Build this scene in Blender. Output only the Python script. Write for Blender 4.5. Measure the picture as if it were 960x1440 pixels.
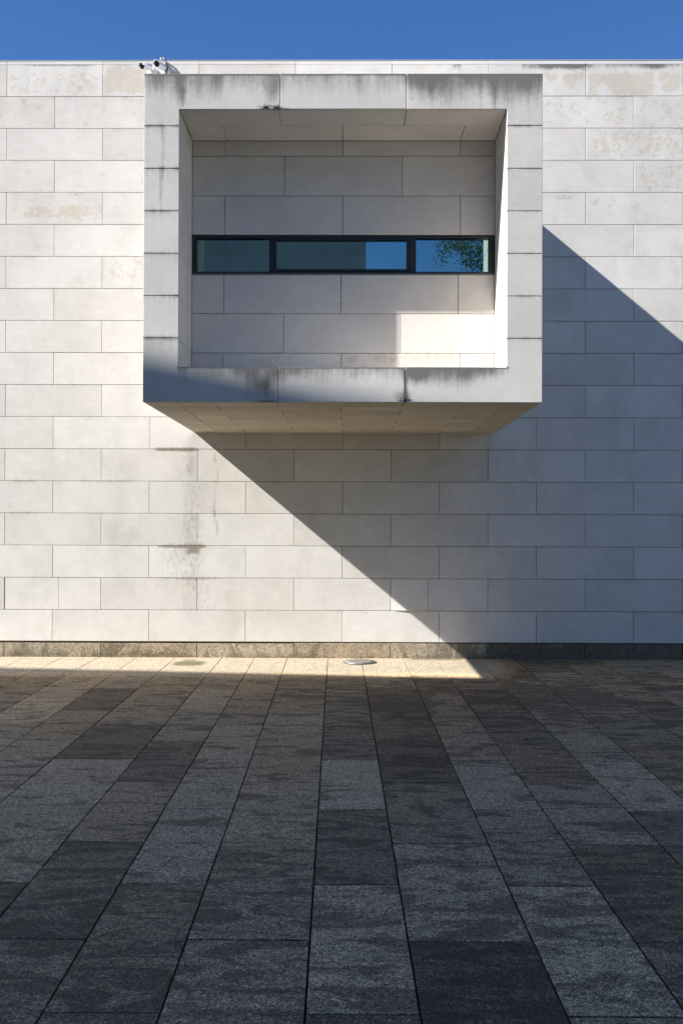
import bpy, bmesh, math, random
from mathutils import Vector, Matrix, noise

random.seed(11)
for o in list(bpy.data.objects):
    bpy.data.objects.remove(o)
scene = bpy.context.scene
COL = scene.collection

# ------------------------------------------------------------------ camera
CAM = (0.0968, -12.3582, 1.6437)
R = Matrix(((0.9999566, -0.00883521, -0.00295687),
            (0.00881532, 0.99993888, -0.00667347),
            (0.00301565, 0.00664711, 0.99997336)))      # columns: right, forward, up
right, fwd, up = R.col[0], R.col[1], R.col[2]
cd = bpy.data.cameras.new('camera')
cam = bpy.data.objects.new('camera', cd)
COL.objects.link(cam)
m = Matrix((right, up, -fwd)).transposed().to_4x4()
m.translation = CAM
cam.matrix_world = m
cd.sensor_fit = 'VERTICAL'
cd.sensor_height = 36.0
cd.sensor_width = 24.0
cd.lens = 35.0
cd.shift_y = 10.0 / 1440.0
cd.clip_start = 0.1
cd.clip_end = 3000
scene.camera = cam

# ------------------------------------------------------------------ light
SU, SV, SW = 2.70, 1.0, 2.25          # sun travels (+x, +y, -z)
travel = Vector((SU, SV, -SW)).normalized()
sd = bpy.data.lights.new('sun', 'SUN')
sun = bpy.data.objects.new('sun', sd)
COL.objects.link(sun)
sun.rotation_euler = travel.to_track_quat('-Z', 'Y').to_euler()
sun.location = (-20, -10, 30)
sd.energy = 5.0
sd.angle = math.radians(0.53)
sd.color = (1.0, 0.965, 0.915)

world = bpy.data.worlds.new('World')
scene.world = world
world.use_nodes = True
wn = world.node_tree
wn.nodes.clear()
wo = wn.nodes.new('ShaderNodeOutputWorld')
wb = wn.nodes.new('ShaderNodeBackground')
sk = wn.nodes.new('ShaderNodeTexSky')
sk.sky_type = 'NISHITA'
sk.sun_disc = False
sk.sun_elevation = math.atan2(SW, math.hypot(SU, SV))
sk.sun_rotation = math.atan2(-SU, -SV) % (2 * math.pi)   # azimuth towards (-SU,-SV)
sk.altitude = 600
sk.air_density = 1.0
sk.dust_density = 0.0
sk.ozone_density = 3.0
wb.inputs['Strength'].default_value = 0.071
hs = wn.nodes.new('ShaderNodeHueSaturation')
hs.inputs['Saturation'].default_value = 1.25
hs.inputs['Hue'].default_value = 0.510
wn.links.new(sk.outputs[0], hs.inputs['Color'])
wn.links.new(hs.outputs[0], wb.inputs[0])
wn.links.new(wb.outputs[0], wo.inputs[0])

vs = scene.view_settings
vs.view_transform = 'Standard'
vs.look = 'None'
vs.gamma = 1.0
vs.use_curve_mapping = False
vs.exposure = 1.11
scene.render.resolution_x = 682
scene.render.resolution_y = 1024
scene.render.engine = 'CYCLES'
scene.cycles.max_bounces = 8
scene.cycles.diffuse_bounces = 5

# ------------------------------------------------------------------ node helpers
class NT:
    def __init__(self, name):
        self.m = bpy.data.materials.new(name)
        self.m.use_nodes = True
        self.t = self.m.node_tree
        self.t.nodes.clear()
        self.out = self.t.nodes.new('ShaderNodeOutputMaterial')
    def n(self, typ, **kw):
        nd = self.t.nodes.new(typ)
        for k, v in kw.items():
            setattr(nd, k, v)
        return nd
    def link(self, a, b):
        self.t.links.new(a, b)
    def setin(self, sock, v):
        if hasattr(v, 'is_output') or isinstance(v, bpy.types.NodeSocket):
            self.link(v, sock)
        else:
            sock.default_value = v
    def math(self, op, a, b=0.0, clamp=False):
        nd = self.n('ShaderNodeMath', operation=op, use_clamp=clamp)
        self.setin(nd.inputs[0], a)
        self.setin(nd.inputs[1], b)
        return nd.outputs[0]
    def noise(self, vec, scale, detail=4, rough=0.55, dist=0.0):
        nd = self.n('ShaderNodeTexNoise')
        self.link(vec, nd.inputs['Vector'])
        nd.inputs['Scale'].default_value = scale
        nd.inputs['Detail'].default_value = detail
        nd.inputs['Roughness'].default_value = rough
        nd.inputs['Distortion'].default_value = dist
        return nd.outputs['Fac']
    def ramp(self, v, a, b, smooth=True, o0=0.0, o1=1.0):
        nd = self.n('ShaderNodeMapRange', clamp=True)
        nd.interpolation_type = 'SMOOTHSTEP' if smooth else 'LINEAR'
        self.setin(nd.inputs['Value'], v)
        nd.inputs['From Min'].default_value = a
        nd.inputs['From Max'].default_value = b
        nd.inputs['To Min'].default_value = o0
        nd.inputs['To Max'].default_value = o1
        return nd.outputs['Result']
    def mix(self, f, a, b, mode='MIX'):
        nd = self.n('ShaderNodeMix', data_type='RGBA', blend_type=mode)
        self.setin(nd.inputs[0], f)
        self.setin(nd.inputs[6], a)
        self.setin(nd.inputs[7], b)
        return nd.outputs[2]
    def scale(self, vec, s, off=None):
        nd = self.n('ShaderNodeMapping')
        self.link(vec, nd.inputs['Vector'])
        nd.inputs['Scale'].default_value = s
        if off is not None:
            self.setin(nd.inputs['Location'], off)
        return nd.outputs['Vector']
    def pos(self):
        return self.n('ShaderNodeTexCoord').outputs['Object']
    def attr(self, name):
        nd = self.n('ShaderNodeAttribute', attribute_name=name)
        sp = self.n('ShaderNodeSeparateColor')
        self.link(nd.outputs['Color'], sp.inputs[0])
        return sp.outputs[0], sp.outputs[1], sp.outputs[2], nd.outputs['Alpha']
    def grey(self, v):
        nd = self.n('ShaderNodeCombineColor')
        for i in range(3):
            self.link(v, nd.inputs[i])
        return nd.outputs[0]
    def bump(self, h, strength, dist):
        nd = self.n('ShaderNodeBump')
        self.link(h, nd.inputs['Height'])
        nd.inputs['Strength'].default_value = strength
        nd.inputs['Distance'].default_value = dist
        return nd.outputs['Normal']
    def bsdf(self, col, rough=0.8, normal=None, metallic=0.0, spec=0.5):
        b = self.n('ShaderNodeBsdfPrincipled')
        self.setin(b.inputs['Base Color'], col)
        self.setin(b.inputs['Roughness'], rough)
        b.inputs['Metallic'].default_value = metallic
        b.inputs['Specular IOR Level'].default_value = spec
        if normal is not None:
            self.link(normal, b.inputs['Normal'])
        self.link(b.outputs[0], self.out.inputs[0])
        return b

def rgb(r, g, b):
    return (r, g, b, 1.0)

def limestone(name, ca, cb, dark_streak=False, grain=1.0, bed=False):
    """cut limestone slabs; attribute stain = (tan patch, black lichen and painted shadow, brown water mark, slab tone)"""
    t = NT(name)
    p = t.pos()
    tan, blk, brn, rnd = t.attr('stain')
    off = t.math('MULTIPLY', rnd, 37.0)
    cx = t.n('ShaderNodeCombineXYZ')
    t.link(off, cx.inputs[0]); t.link(off, cx.inputs[1]); t.link(off, cx.inputs[2])
    va = t.n('ShaderNodeVectorMath', operation='ADD')
    t.link(p, va.inputs[0]); t.link(cx.outputs[0], va.inputs[1])
    pv = va.outputs[0]
    col = t.mix(rnd, ca, cb)
    big = t.noise(pv, 1.6, 5, 0.6, 0.4)
    mid = t.noise(t.scale(pv, (1.0, 1.0, 2.2)), 7.0, 6, 0.65, 0.5)
    fine = t.noise(p, 90.0, 3, 0.6)
    k = t.math('ADD', t.ramp(big, 0.3, 0.7, True, 0.94, 1.04), t.ramp(mid, 0.25, 0.75, True, -0.045, 0.035))
    k = t.math('ADD', k, t.ramp(fine, 0.2, 0.8, False, -0.045 * grain, 0.045 * grain))
    col = t.mix(1.0, col, t.grey(k), 'MULTIPLY')
    # warm clouding
    wc = t.ramp(t.noise(pv, 3.1, 5, 0.6), 0.52, 0.78, True, 0.0, 0.35)
    col = t.mix(wc, col, t.mix(1.0, col, rgb(0.97, 0.90, 0.80), 'MULTIPLY'))
    if bed:      # grime that collects in patches along the bed joints
        sz = t.n('ShaderNodeSeparateXYZ'); t.link(p, sz.inputs[0])
        fr_ = t.math('FRACT', t.math('DIVIDE', t.math('SUBTRACT', sz.outputs[2], 0.19), 0.40))
        below = t.ramp(fr_, 0.86, 1.0, True)
        pn = t.ramp(t.noise(t.scale(p, (1.6, 1.6, 6.0)), 1.0, 6, 0.7), 0.50, 0.72)
        pf = t.noise(p, 35.0, 6, 0.7)
        gf = t.math('MULTIPLY', t.math('MULTIPLY', below, pn), t.ramp(pf, 0.35, 0.7))
        col = t.mix(t.math('MULTIPLY', gf, 0.85), col, rgb(0.15, 0.125, 0.09))
        soft = t.ramp(t.noise(t.scale(p, (0.9, 0.9, 0.5)), 2.2, 6, 0.7), 0.45, 0.75, True, 0.0, 0.26)
        col = t.mix(soft, col, rgb(0.34, 0.32, 0.29))
    # tan patches where the face has lost its bloom
    n1 = t.noise(p, 11.0, 8, 0.68, 0.9)
    f = t.ramp(t.math('ADD', t.math('MULTIPLY', tan, 0.66), t.math('MULTIPLY', n1, 1.7)), 1.08, 1.24)
    f = t.math('MULTIPLY', f, 0.55)
    col = t.mix(f, col, t.mix(1.0, col, rgb(0.80, 0.72, 0.60), 'MULTIPLY'))
    # black lichen, run-off and painted slab shadow
    n2 = t.noise(p, 24.0, 8, 0.72, 0.3)
    if dark_streak:
        st = t.noise(t.scale(p, (26.0, 26.0, 1.1)), 1.0, 5, 0.7)
        st2 = t.noise(t.scale(p, (75.0, 75.0, 2.4)), 1.0, 4, 0.65)
        n2 = t.math('ADD', t.math('MULTIPLY', n2, 0.38), t.math('ADD', t.math('MULTIPLY', st, 0.42), t.math('MULTIPLY', st2, 0.30)))
    f = t.ramp(t.math('ADD', blk, n2), 0.66, 1.30)
    f = t.math('MULTIPLY', f, 0.80)
    col = t.mix(f, col, rgb(0.055, 0.055, 0.058))
    # brown-green water marks
    n3 = t.noise(t.scale(p, (2.0, 2.0, 0.8)), 14.0, 8, 0.7, 0.3)
    f = t.ramp(t.math('ADD', brn, n3), 0.64, 1.22)
    f = t.math('MULTIPLY', f, 0.75)
    col = t.mix(f, col, rgb(0.15, 0.125, 0.08))
    # pin holes
    vo = t.n('ShaderNodeTexVoronoi')
    t.link(p, vo.inputs['Vector']); vo.inputs['Scale'].default_value = 7.0
    ph = t.ramp(vo.outputs['Distance'], 0.028, 0.055, True, 1.0, 0.0)
    ph = t.math('MULTIPLY', ph, t.ramp(t.noise(p, 2.3, 2), 0.50, 0.60))
    col = t.mix(t.math('MULTIPLY', ph, 0.75), col, rgb(0.12, 0.10, 0.08))
    hgt = t.math('ADD', t.math('MULTIPLY', fine, 0.35), t.math('MULTIPLY', t.noise(p, 22.0, 5, 0.6), 0.5))
    hgt = t.math('SUBTRACT', hgt, t.math('MULTIPLY', ph, 0.8))
    t.bsdf(col, 0.82, t.bump(hgt, 0.22 * grain, 0.004), spec=0.25)
    return t.m

def granite(name, ca, cb, blot=1.0, smooth=0.0, dirt=(0.022, 0.021, 0.020)):
    """flamed granite; attribute stain = (slab tone, dirt with painted sun and shade, moss/rust, random)"""
    t = NT(name)
    p = t.pos()
    tone, dark, moss, rnd = t.attr('stain')
    off = t.math('MULTIPLY', rnd, 53.0)
    cx = t.n('ShaderNodeCombineXYZ')
    t.link(off, cx.inputs[0]); t.link(off, cx.inputs[1])
    va = t.n('ShaderNodeVectorMath', operation='ADD')
    t.link(p, va.inputs[0]); t.link(cx.outputs[0], va.inputs[1])
    pv = va.outputs[0]
    col = t.mix(tone, ca, cb)
    warmth = t.ramp(t.math('FRACT', t.math('MULTIPLY', rnd, 7.31)), 0.3, 1.0, False, 0.0, 0.55)
    col = t.mix(warmth, col, t.mix(1.0, col, rgb(1.08, 0.93, 0.74), 'MULTIPLY'))
    # grains
    g1 = t.n('ShaderNodeTexVoronoi'); t.link(p, g1.inputs['Vector']); g1.inputs['Scale'].default_value = 170.0
    sp = t.n('ShaderNodeSeparateColor'); t.link(g1.outputs['Color'], sp.inputs[0])
    lit_smooth = t.ramp(dark, -1.0, 0.0, True, 0.6, smooth)
    if not smooth: col = t.mix(t.math('MULTIPLY', lit_smooth, 1.6, True), col, rgb(0.355, 0.318, 0.25))  # painted sunlight: cream colour for the strip by the wall
    gr = t.math('POWER', t.ramp(sp.outputs[0], 0.0, 1.0, False, 0.45, 1.42), 1.5)
    gr = t.math('ADD', t.math('MULTIPLY', gr, t.math('SUBTRACT', 1.0, lit_smooth)), lit_smooth)
    col = t.mix(1.0, col, t.grey(gr), 'MULTIPLY')
    g2 = t.n('ShaderNodeTexVoronoi'); t.link(p, g2.inputs['Vector']); g2.inputs['Scale'].default_value = 55.0
    sp2 = t.n('ShaderNodeSeparateColor'); t.link(g2.outputs['Color'], sp2.inputs[0])
    col = t.mix(1.0, col, t.grey(t.ramp(sp2.outputs[1], 0.0, 1.0, False, 0.72, 1.28)), 'MULTIPLY')
    g3 = t.noise(p, 110.0, 2, 0.6)
    g3 = t.ramp(g3, 0.33, 0.67, False, 0.52, 1.48)
    g3 = t.math('ADD', t.math('MULTIPLY', g3, t.math('SUBTRACT', 1.0, lit_smooth)), lit_smooth)
    col = t.mix(1.0, col, t.grey(g3), 'MULTIPLY')
    # painted shade and dirt wisps, drawn out along x as the water dries
    w1 = t.noise(t.scale(pv, (2.0, 5.0, 1.0)), 1.0, 8, 0.62, 1.4)
    w2 = t.noise(t.scale(pv, (4.5, 17.0, 1.0)), 1.0, 6, 0.62, 1.5)
    w3 = t.noise(p, 70.0, 3, 0.6)
    j3 = t.math('MULTIPLY', t.math('SUBTRACT', w3, 0.5), 0.22)
    sh = t.math('SUBTRACT', t.math('ADD', j3, t.math('MULTIPLY', dark, 0.16)), t.math('MULTIPLY', t.math('SUBTRACT', tone, 0.42), 0.08))
    f1 = t.math('MULTIPLY', t.ramp(t.math('ADD', w1, sh), 0.50, 0.60), 0.95)
    f2 = t.math('MULTIPLY', t.ramp(t.math('ADD', w2, sh), 0.555, 0.68), 0.65)
    f = t.math('MAXIMUM', f1, f2)
    f = t.math('MULTIPLY', f, 0.86 * blot, True)
    col = t.mix(f, col, t.mix(0.65, rgb(*dirt), t.mix(1.0, col, rgb(0.45, 0.44, 0.43), 'MULTIPLY')))
    # pale dried lime bloom
    pb = t.ramp(t.noise(t.scale(pv, (5.0, 11.0, 1.0)), 1.0, 7, 0.75), 0.54, 0.70, True, 0.0, 0.5)
    col = t.mix(pb, col, t.mix(1.0, col, rgb(1.5, 1.48, 1.42), 'MULTIPLY'))
    # warm bounce light near the wall, painted into the paving colour
    sy = t.n('ShaderNodeSeparateXYZ'); t.link(p, sy.inputs[0])
    bounce = t.math('MULTIPLY', t.math('MULTIPLY', t.ramp(sy.outputs[1], -5.2, -0.9), t.math('SUBTRACT', 1.0, lit_smooth)), t.ramp(t.noise(p, 2.1, 6, 0.7), 0.30, 0.62, True, 0.35, 1.0))
    col = t.mix(bounce, col, t.mix(1.0, col, rgb(1.46, 1.33, 1.14), 'MULTIPLY'))
    # moss / rust
    f = t.ramp(t.math('ADD', moss, t.noise(t.scale(p, (1.0, 2.0, 1.0)), 14.0, 8, 0.7)), 0.75, 1.2)
    col = t.mix(t.math('MULTIPLY', f, 0.75), col, rgb(0.075, 0.07, 0.022))
    hgt = t.math('ADD', sp.outputs[0], t.math('MULTIPLY', t.noise(p, 30.0, 5, 0.65), 1.4))
    t.bsdf(col, 0.78, t.bump(hgt, 0.5, 0.003), spec=0.3)
    return t.m

def plain(name, c, rough=0.6, metallic=0.0, var=0.12, nscale=20.0, bump=0.0, spec=0.5):
    t = NT(name)
    p = t.pos()
    n = t.noise(p, nscale, 5, 0.6)
    col = t.mix(1.0, rgb(*c), t.grey(t.ramp(n, 0.25, 0.75, True, 1 - var, 1 + var)), 'MULTIPLY')
    t.bsdf(col, t.ramp(n, 0.2, 0.8, True, max(0.0, rough - 0.06), rough + 0.06),
           t.bump(n, bump, 0.004) if bump else None, metallic, spec)
    return t.m

M = {}
M['wall'] = limestone('limestone_wall', rgb(0.618, 0.592, 0.548), rgb(0.682, 0.660, 0.622), bed=True)
M['frame'] = limestone('limestone_weathered', rgb(0.555, 0.535, 0.50), rgb(0.60, 0.58, 0.545), True, 1.5)
M['niche'] = limestone('limestone_sheltered', rgb(0.64, 0.60, 0.55), rgb(0.68, 0.645, 0.595), False, 0.7)
M['soffit'] = limestone('limestone_soffit', rgb(0.54, 0.475, 0.37), rgb(0.63, 0.57, 0.465), False, 0.7)  # warm bounce light from the court put into the base colour
M['coping'] = limestone('limestone_coping', rgb(0.64, 0.625, 0.59), rgb(0.70, 0.685, 0.655))
M['joint'] = plain('joint_mortar', (0.15, 0.105, 0.065), 0.95, 0, 0.3)
M['core'] = plain('dark_structure', (0.06, 0.06, 0.06), 0.9)
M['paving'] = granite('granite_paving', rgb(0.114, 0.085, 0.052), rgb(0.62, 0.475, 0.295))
M['plinth'] = granite('granite_plinth', rgb(0.20, 0.178, 0.142), rgb(0.36, 0.318, 0.25), 0.8, 0.5)
M['black'] = plain('black_anodised_frame', (0.010, 0.011, 0.013), 0.35, 0.0, 0.2)
M['white'] = plain('white_painted_metal', (0.72, 0.73, 0.74), 0.35, 0.0, 0.05)
M['dark'] = plain('black_plastic', (0.012, 0.012, 0.013), 0.3)
M['grey'] = plain('grey_metal', (0.20, 0.205, 0.20), 0.45, 0.6, 0.25, 30)
M['lichen'] = plain('dry_dark_weed', (0.03, 0.03, 0.025), 0.9)
M['bark'] = plain('bark', (0.10, 0.075, 0.05), 0.9, 0, 0.4, 9, 0.6)

def glass_mat():
    t = NT('coated_window_glass')
    g = t.n('ShaderNodeBsdfGlossy')
    g.inputs['Color'].default_value = (0.42, 0.66, 0.66, 1)
    g.inputs['Roughness'].default_value = 0.0
    tr = t.n('ShaderNodeBsdfTransparent')
    tr.inputs['Color'].default_value = (0.10, 0.17, 0.18, 1)
    mx = t.n('ShaderNodeMixShader')
    mx.inputs[0].default_value = 0.55
    t.link(tr.outputs[0], mx.inputs[1]); t.link(g.outputs[0], mx.inputs[2])
    t.link(mx.outputs[0], t.out.inputs[0])
    return t.m
M['glass'] = glass_mat()

def leaf_mat():
    t = NT('leaf')
    p = t.pos()
    n = t.noise(p, 1.4, 4)
    col = t.mix(t.ramp(n, 0.3, 0.7), rgb(0.05, 0.075, 0.035), rgb(0.10, 0.14, 0.06))
    d = t.n('ShaderNodeBsdfDiffuse'); t.link(col, d.inputs[0])
    tl = t.n('ShaderNodeBsdfTranslucent'); t.link(col, tl.inputs[0])
    mx = t.n('ShaderNodeMixShader'); mx.inputs[0].default_value = 0.35
    t.link(d.outputs[0], mx.inputs[1]); t.link(tl.outputs[0], mx.inputs[2])
    t.link(mx.outputs[0], t.out.inputs[0])
    return t.m
M['leaf'] = leaf_mat()

# ------------------------------------------------------------------ mesh helpers
class MB:
    def __init__(self):
        self.v = []; self.f = []; self.a = []; self.sm = []
    def vert(self, p, a=(0, 0, 0, 0.5)):
        self.v.append(tuple(p)); self.a.append(a)
        return len(self.v) - 1
    def box(self, x0, x1, y0, y1, z0, z1, a=(0, 0, 0, 0.5)):
        i = [self.vert(q, a) for q in ((x0, y0, z0), (x1, y0, z0), (x1, y1, z0), (x0, y1, z0),
                                       (x0, y0, z1), (x1, y0, z1), (x1, y1, z1), (x0, y1, z1))]
        for q in ((0, 3, 2, 1), (4, 5, 6, 7), (0, 1, 5, 4), (1, 2, 6, 5), (2, 3, 7, 6), (3, 0, 4, 7)):
            self.f.append(tuple(i[k] for k in q)); self.sm.append(False)
    def cbox(self, x0, x1, y0, y1, z0, z1, c=0.003):
        """box with chamfered edges"""
        bm = bmesh.new()
        bmesh.ops.create_cube(bm, size=1.0)
        for v in bm.verts:
            v.co = Vector((x0 + (v.co.x + .5) * (x1 - x0), y0 + (v.co.y + .5) * (y1 - y0), z0 + (v.co.z + .5) * (z1 - z0)))
        bmesh.ops.bevel(bm, geom=list(bm.edges), offset=c, segments=2, affect='EDGES', profile=0.5)
        self.bm(bm)
    def bm(self, bm, smooth=False, mat=None):
        base = len(self.v)
        bm.verts.ensure_lookup_table()
        for v in bm.verts:
            self.vert(mat @ v.co if mat else v.co)
        for f in bm.faces:
            self.f.append(tuple(base + v.index for v in f.verts)); self.sm.append(smooth)
        bm.free()
    def panel(self, O, U, V, w, h, th=0.03, rnd=0.5, ch=0.0025, res=None, sides=(1, 1, 1, 1), fn=None, warp=None, tone=None, jit=0.0):
        """slab whose face starts at O and spans U*w x V*h, facing U x V; sides = chamfer (u0,u1,v0,v1)"""
        O, U, V = Vector(O), Vector(U), Vector(V)
        N = U.cross(V)
        def axis(L, a, b):
            lo, hi = (ch if a else 0.0), (L - ch if b else L)
            n = 1 if res is None else max(1, int(round((hi - lo) / res)))
            g = [lo + (hi - lo) * i / n for i in range(n + 1)]
            return ([0.0] if a else []) + g + ([L] if b else [])
        us, vs_ = axis(w, sides[0], sides[1]), axis(h, sides[2], sides[3])
        nu, nv = len(us), len(vs_)
        idx = {}
        tilt = (random.uniform(-1, 1) * jit, random.uniform(-1, 1) * jit, random.uniform(-1, 1) * jit)
        for j, vv in enumerate(vs_):
            for i, uu in enumerate(us):
                d = 0.0
                if (i == 0 and sides[0]) or (i == nu - 1 and sides[1]) or (j == 0 and sides[2]) or (j == nv - 1 and sides[3]):
                    d = -ch
                d += tilt[0] + tilt[1] * (uu / w - .5) + tilt[2] * (vv / h - .5)
                if warp: d += warp(uu, vv)
                p = O + U * uu + V * vv + N * d
                s = fn(p) if fn else (0, 0, 0)
                if tone is not None: s = (tone, s[1], s[2])
                idx[i, j] = self.vert(p, (s[0], s[1], s[2], rnd))
        for j in range(nv - 1):
            for i in range(nu - 1):
                self.f.append((idx[i, j], idx[i + 1, j], idx[i + 1, j + 1], idx[i, j + 1])); self.sm.append(False)
        ring = [(i, 0) for i in range(nu)] + [(nu - 1, j) for j in range(1, nv)] + \
               [(i, nv - 1) for i in range(nu - 2, -1, -1)] + [(0, j) for j in range(nv - 2, 0, -1)]
        back = []
        for (i, j) in ring:
            p = O + U * us[i] + V * vs_[j] - N * th
            back.append(self.vert(p, self.a[idx[i, j]]))
        k = len(ring)
        for q in range(k):
            r2 = (q + 1) % k
            self.f.append((idx[ring[r2]], idx[ring[q]], back[q], back[r2])); self.sm.append(False)
    def tube(self, pts, rads, seg=12, cap=True, smooth=True):
        rings = []
        n = len(pts)
        pts = [Vector(p) for p in pts]
        for i, p in enumerate(pts):
            t = (pts[min(i + 1, n - 1)] - pts[max(i - 1, 0)]).normalized()
            a = t.orthogonal().normalized() if i == 0 else (ref - t * ref.dot(t)).normalized()
            ref = a
            b = t.cross(a)
            rings.append([self.vert(p + (a * math.cos(2 * math.pi * k / seg) + b * math.sin(2 * math.pi * k / seg)) * rads[i]) for k in range(seg)])
        for i in range(n - 1):
            for k in range(seg):
                k2 = (k + 1) % seg
                self.f.append((rings[i][k], rings[i][k2], rings[i + 1][k2], rings[i + 1][k])); self.sm.append(smooth)
        if cap:
            self.f.append(tuple(reversed(rings[0]))); self.sm.append(False)
            self.f.append(tuple(rings[-1])); self.sm.append(False)
    def lathe(self, prof, M4, seg=24, smooth=True):
        """profile of (radius, height) about local z, placed with the matrix"""
        rings = [[self.vert(M4 @ Vector((r * math.cos(2 * math.pi * k / seg), r * math.sin(2 * math.pi * k / seg), z))) for k in range(seg)] for r, z in prof]
        for i in range(len(rings) - 1):
            for k in range(seg):
                k2 = (k + 1) % seg
                self.f.append((rings[i][k], rings[i][k2], rings[i + 1][k2], rings[i + 1][k])); self.sm.append(smooth)
        self.f.append(tuple(reversed(rings[0]))); self.sm.append(False)
        self.f.append(tuple(rings[-1])); self.sm.append(False)
    def build(self, name, mat, parent=None):
        me = bpy.data.meshes.new(name)
        me.from_pydata(self.v, [], self.f)
        ca = me.color_attributes.new('stain', 'FLOAT_COLOR', 'POINT')
        ca.data.foreach_set('color', [x for a in self.a for x in a])
        me.polygons.foreach_set('use_smooth', self.sm)
        me.materials.append(mat)
        me.update()
        o = bpy.data.objects.new(name, me)
        COL.objects.link(o)
        if parent:
            o.parent = parent
            o.matrix_parent_inverse = Matrix.Translation(parent.matrix_basis.translation).inverted() if parent.type == 'EMPTY' else Matrix.Identity(4)
        return o

def tag(o, label=None, cat=None, group=None, kind=None):
    if label: o['label'] = label
    if cat: o['category'] = cat
    if group: o['group'] = group
    if kind: o['kind'] = kind
    return o

def thing(name, loc, label, cat, group=None):
    o = bpy.data.objects.new(name, None)
    o.empty_display_size = 0.2
    COL.objects.link(o)
    o.location = loc
    return tag(o, label, cat, group)

def sstep(a, b, x):
    if a == b: return 0.0 if x < a else 1.0
    t = max(0.0, min(1.0, (x - a) / (b - a)))
    return t * t * (3 - 2 * t)

def rect(x, z, x0, x1, z0, z1, sx=0.05, sz=0.04):
    """soft-edged rectangle mask"""
    return sstep(x0 - sx, x0 + sx, x) * (1 - sstep(x1 - sx, x1 + sx, x)) * sstep(z0 - sz, z0 + sz, z) * (1 - sstep(z1 - sz, z1 + sz, z))

def nz(x, z=0.0, s=1.0, o=0.0):
    return noise.noise(Vector((x * s + o, z * s, o * 1.7))) * 0.5 + 0.5

# ------------------------------------------------------------------ measured geometry (metres)
PL = 0.19                    # plinth height
CO = 0.40                    # course height
BX0, BX1, BZ0, BZ1 = -1.8446, 1.8797, 2.798, 5.8757
FY = -3.068                  # front face of the bay
IX0, IX1, IZ0, IZ1 = -1.515, 1.5496, 3.1255, 5.5455
NY = FY + 0.7754             # back of the recess
G = 0.0055

# ------------------------------------------------------------------ ground
LINES = [(-4.35, -4.15), (-3.915, -3.73), (-3.465, -3.28), (-3.03, -2.86), (-2.549, -2.34), (-2.063, -1.93), (-1.489, -1.355),
         (-1.083, -0.934), (-0.678, -0.537), (-0.175, -0.049), (0.24, 0.338), (0.76, 0.829), (1.165, 1.235),
         (1.675, 1.71), (2.13, 2.10), (2.67, 2.66), (3.12, 3.07), (3.60, 3.56), (4.05, 4.03)]
while LINES[0][0] > -9:
    w = 0.41 if len(LINES) % 2 else 0.5
    LINES.insert(0, (LINES[0][0] - w, LINES[0][1] - w))
while LINES[-1][0] < 9:
    w = 0.41 if len(LINES) % 2 else 0.5
    LINES.append((LINES[-1][0] + w, LINES[-1][1] + w))
def lx(i, y):
    a, b = LINES[i]
    return a + (b - a) * (-y / 9.06)
iA = next(i for i, l in enumerate(LINES) if abs(l[0] + 0.175) < 1e-6)      # strip at the middle, joints of type A
TONES = {  # (strip offset from the middle strip, slab index from near the wall) -> tone
}
def tone_at(s, yc):
    """tones of slabs read off the real paving: s strip offset, yc centre y"""
    tab = {
        (0, -4.7): .22, (0, -6.0): .62, (0, -7.2): .20, (0, -8.4): .60, (0, -3.5): .30, (0, -2.3): .38,
        (1, -5.4): .10, (1, -4.1): .22, (1, -6.6): .30, (1, -7.8): .55, (1, -9.0): .06, (1, -2.9): .25,
        (2, -6.0): .55, (2, -7.2): .38, (2, -8.4): .66, (2, -4.7): .45, (2, -3.5): .40, (2, -2.3): .42,
        (3, -5.4): .30, (3, -6.6): .48, (3, -7.8): .22, (3, -4.1): .22, (3, -9.0): .35,
        (4, -4.7): .40, (4, -6.0): .62, (4, -7.2): .22, (4, -3.5): .42,
        (5, -5.4): .30, (5, -4.1): .35, (5, -2.9): .45,
        (6, -4.7): .40, (6, -2.3): .55,
        (-1, -4.1): .52, (-1, -5.4): .50, (-1, -6.6): .52, (-1, -7.8): .44, (-1, -9.0): .46, (-1, -2.9): .42,
        (-2, -3.5): .42, (-2, -4.7): .55, (-2, -6.0): .56, (-2, -7.2): .54, (-2, -8.4): .34, (-2, -2.3): .42,
        (-3, -5.4): .16, (-3, -4.1): .52, (-3, -6.6): .50, (-3, -7.8): .26, (-3, -9.0): .36, (-3, -2.9): .58,
        (-4, -4.7): .16, (-4, -3.5): .48, (-4, -6.0): .62, (-4, -7.2): .56, (-4, -8.4): .12,
        (-5, -4.1): .44, (-5, -2.9): .10, (-5, -5.4): .56, (-5, -6.6): .60,
        (-6, -2.3): .46, (-6, -3.5): .68, (-6, -4.7): .5,
    }
    for (a, b), v in tab.items():
        if a == s and abs(b - yc) < 0.4:
            return v
    return None

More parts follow.
